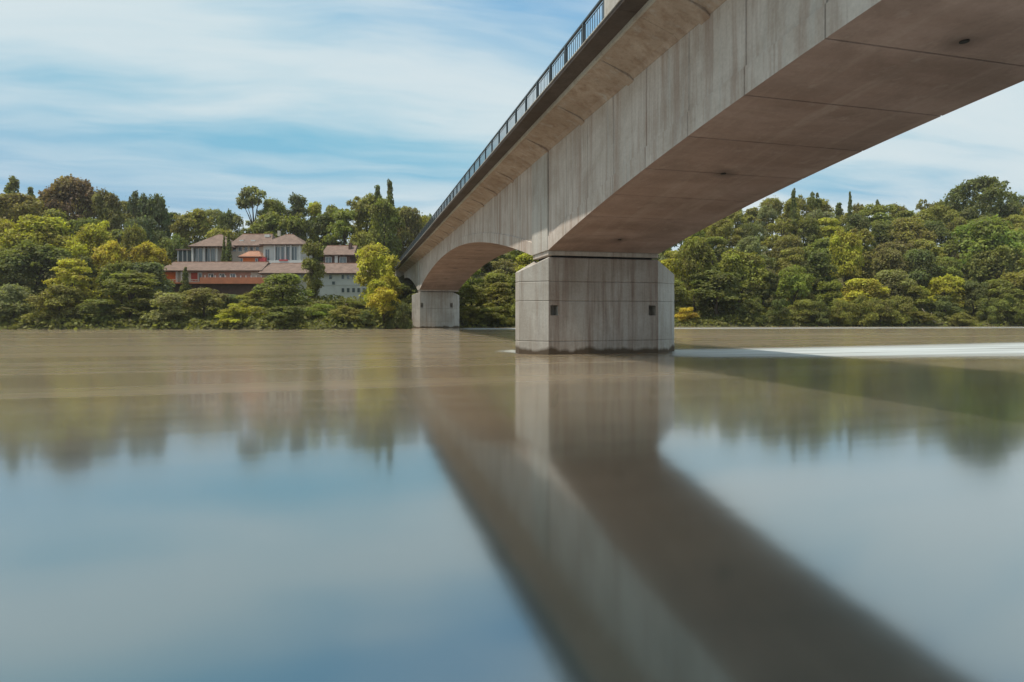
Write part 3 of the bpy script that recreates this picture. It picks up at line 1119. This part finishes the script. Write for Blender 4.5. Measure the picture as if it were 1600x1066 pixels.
COLS = {   # real leaf colours
    'dark green': (0.100, 0.118, 0.040), 'blue-green': (0.085, 0.112, 0.064), 'mid-green': (0.165, 0.182, 0.044), 'olive': (0.215, 0.200, 0.050),
    'yellow-green': (0.37, 0.335, 0.044), 'golden': (0.47, 0.37, 0.050), 'brown-green': (0.190, 0.160, 0.062), 'copper': (0.150, 0.090, 0.066),
    'rust': (0.225, 0.165, 0.058), 'grey-green': (0.215, 0.220, 0.105), 'bright green': (0.190, 0.225, 0.042)}
PLACED = []


def in_bridge(x, y, rad):
    return EDGE - 1.5 - rad < x < 2 * XC - EDGE + 1.5 + rad and y < YEND + 4 + rad


def tree(kind, px, top, wpx, d, colour, label=None, group=None, var=None, cat='tree', base_z=None):
    x, y = at(px, d)
    t = (px - 800) / F
    zb = hill(t, d - bank_d(t)) - 0.15 if base_z is None else base_z
    zt = zat(top, d)
    h = max(2.0, zt - zb)
    wm = wpx * d / F
    rad = wm / 2
    if in_bridge(x, y, rad * 0.8):
        lim = (zs(min(y, YEND)) if XL - 2 < x < XR + 2 else 12.0) - 1.2 - zb
        h = min(h, lim)
        if h < 2.5:
            return None
    i = random.randrange(len(KINDS[kind])) if var is None else var
    crown, trunk = KINDS[kind][i]
    o = empty(NAME[kind], (x, y, zb), random.uniform(0, 6.28))
    sx = wm / NATW[kind]
    o.scale = (sx, sx * random.uniform(0.92, 1.1), h / 10)
    c = link('crown', crown, o)
    base = COLS[colour]
    j = random.uniform(0.86, 1.16)
    c.color = (base[0] * j * random.uniform(0.93, 1.08), base[1] * j, base[2] * j * random.uniform(0.85, 1.15), 1)
    link('trunk', trunk, o)
    tag(o, label, 'bush' if kind == 'bush' else cat, group)
    PLACED.append((o, px, top, wpx, d, kind, colour))
    return o


SP = 'single trees named on the left bank'
# --- trees one can tell apart, left of the bridge: kind, column, top row, width, depth, colour
for a in [
    ('conifer', 20, 276, 46, 166, 'dark green', 'dark pointed conifer at the far left of the skyline'),
    ('conifer', 48, 292, 34, 168, 'blue-green', 'small dark conifer on the skyline left of the copper tree'),
    ('round', 121, 271, 84, 158, 'copper', 'big dark copper-leaved tree rising highest on the left skyline', None, 0),
    ('round', 86, 282, 52, 156, 'copper', 'smaller copper-brown tree leaning into the big copper tree'),
    ('round', 168, 291, 50, 157, 'brown-green', 'brown-green tree on the right shoulder of the copper tree'),
    ('broad', 28, 300, 110, 148, 'rust', 'rust-brown broad tree below the skyline at the left edge'),
    ('tall', 217, 293, 40, 156, 'blue-green', 'tall dark tree, left one of the pair on the skyline', None, 0),
    ('tall', 245, 296, 40, 156, 'blue-green', 'tall dark tree, right one of the pair on the skyline', None, 1),
    ('round', 225, 330, 66, 150, 'blue-green', 'dark tree filling the foot of the tall skyline pair'),
    ('round', 305, 322, 76, 166, 'olive', 'olive tree on the skyline behind the left end of the villa'),
    ('airy', 398, 287, 64, 172, 'grey-green', 'tall feathery grey-green tree on the skyline above the villa'),
    ('round', 428, 303, 46, 172, 'mid-green', 'mid-green tree beside the feathery tree on the skyline'),
    ('round', 356, 327, 44, 172, 'dark green', 'dark tree left of the feathery tree behind the villa'),
    ('round', 574, 298, 62, 170, 'olive', 'olive tree on the skyline left of the twin conifers'),
    ('conifer', 590, 289, 36, 168, 'dark green', 'left one of the twin dark conifers above the bridge end'),
    ('conifer', 609, 282, 32, 166, 'dark green', 'right one of the twin dark conifers above the bridge end'),
    ('round', 640, 318, 60, 172, 'brown-green', 'brown-green tree on the skyline beside the bridge railing'),
    ('round', 66, 331, 104, 132, 'yellow-green', 'large yellow-green tree on the slope at far left'),
    ('round', 8, 336, 70, 130, 'yellow-green', 'yellow-green tree cut by the left edge of the picture'),
    ('round', 148, 342, 70, 128, 'yellow-green', 'yellow-green tree left of the golden tree'),
    ('round', 174, 372, 58, 122, 'golden', 'bright golden tree between the two yellowish ones left of the villa'),
    ('round', 232, 374, 62, 126, 'golden', 'golden tree beside the left end of the villa'),
    ('round', 208, 347, 46, 134, 'olive', 'olive tree above the two golden trees'),
    ('round', 270, 362, 56, 150, 'mid-green', 'mid-green tree touching the verandah of the villa'),
    ('layered', 112, 402, 82, 108, 'yellow-green', 'tiered yellow-green tree near the left bank'),
    ('round', 58, 376, 110, 116, 'dark green', 'large dark shady tree in the middle of the left slope'),
    ('round', 12, 392, 80, 112, 'dark green', 'dark shady tree at the left edge above the bank'),
    ('round', 190, 404, 64, 116, 'mid-green', 'mid-green tree under the golden trees'),
    ('layered', 205, 424, 120, 106.5, 'mid-green', 'wide tiered green tree leaning over the left bank'),
    ('bush', 92, 428, 92, 104.5, 'olive', 'olive bush under the tiered yellow-green tree'),
    ('bush', 22, 428, 84, 104.5, 'grey-green', 'grey-green bush at the left end of the bank'),
    ('bush', 152, 462, 70, 104, 'dark green', 'dark bush at the water left of the wide tiered tree'),
    ('bush', 264, 443, 84, 104.5, 'grey-green', 'pale grey-green bush below the left end of the villa'),
    ('round', 318, 447, 76, 108, 'brown-green', 'brown-green tree below the orange loggia'),
    ('bush', 374, 468, 70, 104.5, 'yellow-green', 'low yellow-green bush at the water below the villa'),
    ('round', 441, 424, 88, 110, 'mid-green', 'dense green tree in front of the villa on the bank'),
    ('bush', 452, 470, 84, 104.5, 'dark green', 'dark bush at the foot of the dense green tree'),
    ('tall', 489, 371, 42, 124, 'olive', 'tall thin tree standing in front of the villa'),
    ('conifer', 290, 417, 20, 127, 'dark green', 'small dark conifer in front of the loggia'),
    ('cypress', 357.5, 365, 13, 139, 'dark green', 'tall dark cypress between the upper blocks of the villa'),
    ('cypress', 350, 371, 9, 139.5, 'dark green', 'narrow cypress just left of the tall cypress'),
    ('round', 566, 352, 60, 156, 'olive', 'olive tree behind the right end of the villa', None, 2),
    ('round', 586, 374, 76, 121, 'yellow-green', 'bright yellow-green tree by the right end of the villa'),
    ('round', 600, 304, 64, 159, 'mid-green', 'mid-green tree in front of the twin dark conifers'),
    ('round', 645, 322, 60, 158, 'olive', 'olive tree touching the bridge railing at its far end'),
    ('round', 606, 412, 40, 116, 'yellow-green', 'small yellow-green tree between the villa and the bridge end'),
    ('round', 600, 446, 56, 107, 'golden', 'golden bush-like tree low on the bank by the far pier'),
    ('round', 590, 434, 50, 112, 'yellow-green', 'yellow-green tree right of the pale blue wing'),
    ('bush', 540, 473, 64, 105.5, 'olive', 'olive bush at the water below the pale blue wing'),
    ('bush', 500, 468, 56, 107, 'bright green', 'bright green bush below the tall thin tree'),
    ('bush', 622, 452, 46, 106.5, 'dark green', 'dark bush left of the far pier'),
]:
    k, px, top, wp, d, c, lab = a[:7]
    v = a[8] if len(a) > 8 else None
    tree(k, px, top, wp, d, c, lab, None, v)
# --- right of the bridge
for a in [
    ('broad', 1530, 274, 100, 190, 'dark green', 'big round dark tree standing above the right skyline', 0),
    ('conifer', 1240, 296, 22, 178, 'dark green', 'small conifer on the skyline just right of the bridge underside'),
    ('airy', 1272, 296, 30, 180, 'dark green', 'ragged dark tree on the skyline right of the small conifer'),
    ('conifer', 1328, 299, 16, 182, 'dark green', 'lone thin conifer in the middle of the right skyline'),
    ('round', 1320, 353, 52, 152, 'yellow-green', 'yellowish tree half way up the right slope'),
    ('round', 1388, 378, 56, 148, 'brown-green', 'brownish dark tree in the middle of the right slope'),
    ('round', 1436, 385, 70, 146, 'dark green', 'dark green tree in the middle of the right slope'),
    ('round', 1545, 330, 110, 156, 'bright green', 'large bright green tree on the upper right slope'),
    ('round', 1560, 372, 84, 150, 'mid-green', 'mid-green tree under the large bright green one'),
    ('round', 1394, 418, 66, 142, 'grey-green', 'pale grey-green round tree low on the right slope'),
    ('round', 1476, 428, 64, 140, 'yellow-green', 'yellow-green tree above the leaning dead trunk'),
    ('bush', 1470, 456, 60, 136.5, 'dark green', 'dark bush beside the leaning dead trunk'),
    ('bush', 1072, 474, 36, 129.5, 'golden', 'golden bush at the water right of the near pier'),
    ('round', 1085, 362, 70, 140, 'olive', 'olive tree under the bridge right of the near pier'),
    ('round', 1240, 410, 60, 138, 'bright green', 'bright green tree low on the slope right of the bridge'),
    ('round', 1155, 385, 80, 140, 'olive', 'olive tree on the slope right of the bridge underside'),
    ('round', 1120, 420, 110, 134, 'dark green', 'dark shady tree on the bank right of the near pier'),
]:
    k, px, top, wp, d, c, lab = a[:7]
    tree(k, px, top, wp, d, c, lab, None, a[7] if len(a) > 7 else None)

# --- the rest of the wood, row by row
SILX = [-400, 0, 60, 200, 270, 330, 400, 520, 600, 660, 720, 800, 1000, 1100, 1200, 1300, 1450, 1600, 2000]
SILY = [300, 305, 300, 312, 330, 332, 310, 318, 312, 328, 345, 350, 345, 330, 310, 307, 309, 303, 300]
ROWS = [  # distance behind the bank, row of the tops as a share from the water to the skyline, spacing, name
    (1.3, 0.27, 34, 'waterside row'), (7, 0.40, 46, 'second row'), (19, 0.58, 50, 'third row'), (31, 0.72, 50, 'middle row'),
    (45, 0.85, 46, 'upper row'), (60, 0.94, 42, 'row below the skyline'), (76, 1.0, 34, 'skyline row')]
PAL_L = ['dark green', 'mid-green', 'olive', 'yellow-green', 'mid-green', 'olive', 'brown-green', 'grey-green', 'blue-green', 'dark green']
PAL_R = ['olive', 'mid-green', 'olive', 'yellow-green', 'olive', 'mid-green', 'dark green', 'brown-green', 'dark green', 'mid-green', 'grey-green', 'bright green', 'olive', 'olive']
ORD = ['first', 'second', 'third', 'fourth', 'fifth', 'sixth', 'seventh', 'eighth', 'ninth', 'tenth', 'eleventh', 'twelfth', 'thirteenth', 'fourteenth',
       'fifteenth', 'sixteenth', 'seventeenth', 'eighteenth', 'nineteenth', 'twentieth', 'twenty-first', 'twenty-second', 'twenty-third', 'twenty-fourth',
       'twenty-fifth', 'twenty-sixth', 'twenty-seventh', 'twenty-eighth', 'twenty-ninth', 'thirtieth', 'thirty-first', 'thirty-second', 'thirty-third']
named = [(px, top, d, wpx) for (_, px, top, wpx, d, _, _) in PLACED]
for s, share, step, rname in ROWS:
    px = -60 + random.uniform(0, 30)
    made = []
    while px < 1670:
        t = (px - 800) / F
        d = bank_d(t) + s + (random.uniform(-1.7, 1.2) if s < 5 else random.uniform(-1.5, 2.5))
        sil = float(np.interp(px, SILX, SILY))
        base = 511
        top = base + (sil - base) * share + random.uniform(-13, 9) * (0.6 + share * 0.5)
        wpx = step * random.uniform(1.0, 1.75)
        skip = False
        if 236 < px < 588 and s < 54:
            if s > 22:
                skip = True
            else:
                top = max(top, 452 if px < 420 else 446 if px < 490 else 466) + random.uniform(0, 8) + (10 if s < 4 else 0)
                wpx *= 0.9
        if 225 < px < 600 and s >= 54:
            top = min(top, 342)
            wpx *= 1.2
        # leave the named trees to be seen: no nearer row may cover them
        for (qx, qt, qd, qw) in named:
            if abs(px - qx) < 0.5 * qw + 10 and d < qd - 1 and top < qt + 22:
                top = qt + 26
            if abs(px - qx) < 0.42 * qw and abs(d - qd) < 6:
                skip = True
        if top > 492:
            skip = True
        if not skip:
            side = 'left' if px < 640 else 'right'
            col = random.choice(PAL_L if side == 'left' else PAL_R)
            if s < 4 and col in ('yellow-green', 'bright green'):
                col = 'olive'
            kd = 'bush' if s < 4 else random.choice(['round', 'round', 'round', 'broad', 'tall', 'layered', 'airy'])
            if s > 70 and px > 1280 and random.random() < 0.14:
                kd, wpx, col = 'conifer', wpx * 0.6, 'dark green'
            if kd in ('tall', 'airy'):
                wpx *= 0.75
            o = tree(kd, px, top, wpx, d, col)
            if o:
                made.append((px, o, kd, col, side, wpx))
        px += step * random.uniform(0.75, 1.2)
    for side in ('left', 'right'):
        sel = sorted([q for q in made if q[4] == side], key=lambda q: q[0])
        for i, (p_, o, kd, col, _, wp) in enumerate(sel):
            where = 'left wood' if side == 'left' else 'right wood'
            o['label'] = f'{col} {FORM[kd]}, {ORD[i]} from left in {rname}, {where}'
            o['group'] = f'trees in the {where}'

# undergrowth: leaf sprays over the whole floor of the wood, one mass nobody could count
NU = 90000
tt = RNG.uniform(-1.05, 1.05, NU)
su = np.abs(RNG.normal(0, 1, NU)) * 22 + RNG.uniform(-0.5, 0.6, NU)
hum = 0.5 + 0.5 * np.sin(tt * 61 + 1.3 * np.sin(su * 0.31)) * np.cos(su * 0.55 + tt * 23)
P, keep = [], []
for q, (t, s) in enumerate(zip(tt, su)):
    d = bank_d(t) + s
    x, y = at(800 + t * F, d)
    if XL - 3 < x < XR + 3 and y < YF1 + 1.5:
        continue
    lxx = (t - (HX - 800) / F) * d
    if -26 < lxx < 26 and HD - 3 < d < HD + 21:
        continue
    P.append((x, y, hill(t, s) + (0.15 + 1.5 * hum[q]) * RNG.uniform(0.05, 1.0)))
P = np.array(P)
NN = RNG.normal(size=P.shape) * 0.7 + np.array([0, -0.3, 0.8])
NN /= np.linalg.norm(NN, axis=1)[:, None]
ug = link('undergrowth', leaf_mesh('undergrowth', P, NN, 0.36, np.clip(RNG.normal(0.5, 0.2, len(P)), 0, 1)))
ug.color = (0.15, 0.15, 0.045, 1)
tag(ug, 'low tangled undergrowth covering the far bank and the floor of the wood', 'undergrowth', None, 'stuff')

# leaning dead trunk on the right bank
x, y = at(1461, 131.4)
m_ = MB()
path = [(-2.6, 0.4, 3.6), (-1.7, 0.3, 2.3), (-0.6, 0.1, 1.0), (0.4, -0.1, 0.35), (1.2, -0.2, 0.12)]
m_.add(*tube(path, [0.05, 0.1, 0.15, 0.19, 0.24]))
m_.add(*tube([(-0.9, 0.15, 1.3), (-1.1, -0.2, 2.1), (-1.0, -0.4, 2.7)], [0.08, 0.05, 0.03], 5))
o = m_.build('dead_trunk', M['dead_wood'], None, 0, True)
o.location = (x, y, 0.35)
o.rotation_euler = (0, 0, -TH)
tag(o, 'pale dead tree trunk leaning down to the water on the right bank', 'log')

# ------------------------------------------------------------------ haze added over river and wood, lifting the dark gaps
hz, ht, ho = new_mat('haze')
pv = ht.n('ShaderNodeVolumePrincipled', {'Color': (0.92, 0.93, 0.90, 1), 'Density': 0.00018, 'Anisotropy': 0.2})
ht.t.links.new(pv.outputs[0], ho.inputs['Volume'])
me = mesh('haze', *box_vf(-1550, 1550, -750, 1100, -4.0, 52.0), hz)
tag(link('haze', me), 'thin pale haze added over the river and the wood to lift dark gaps', 'haze', None, 'stuff')
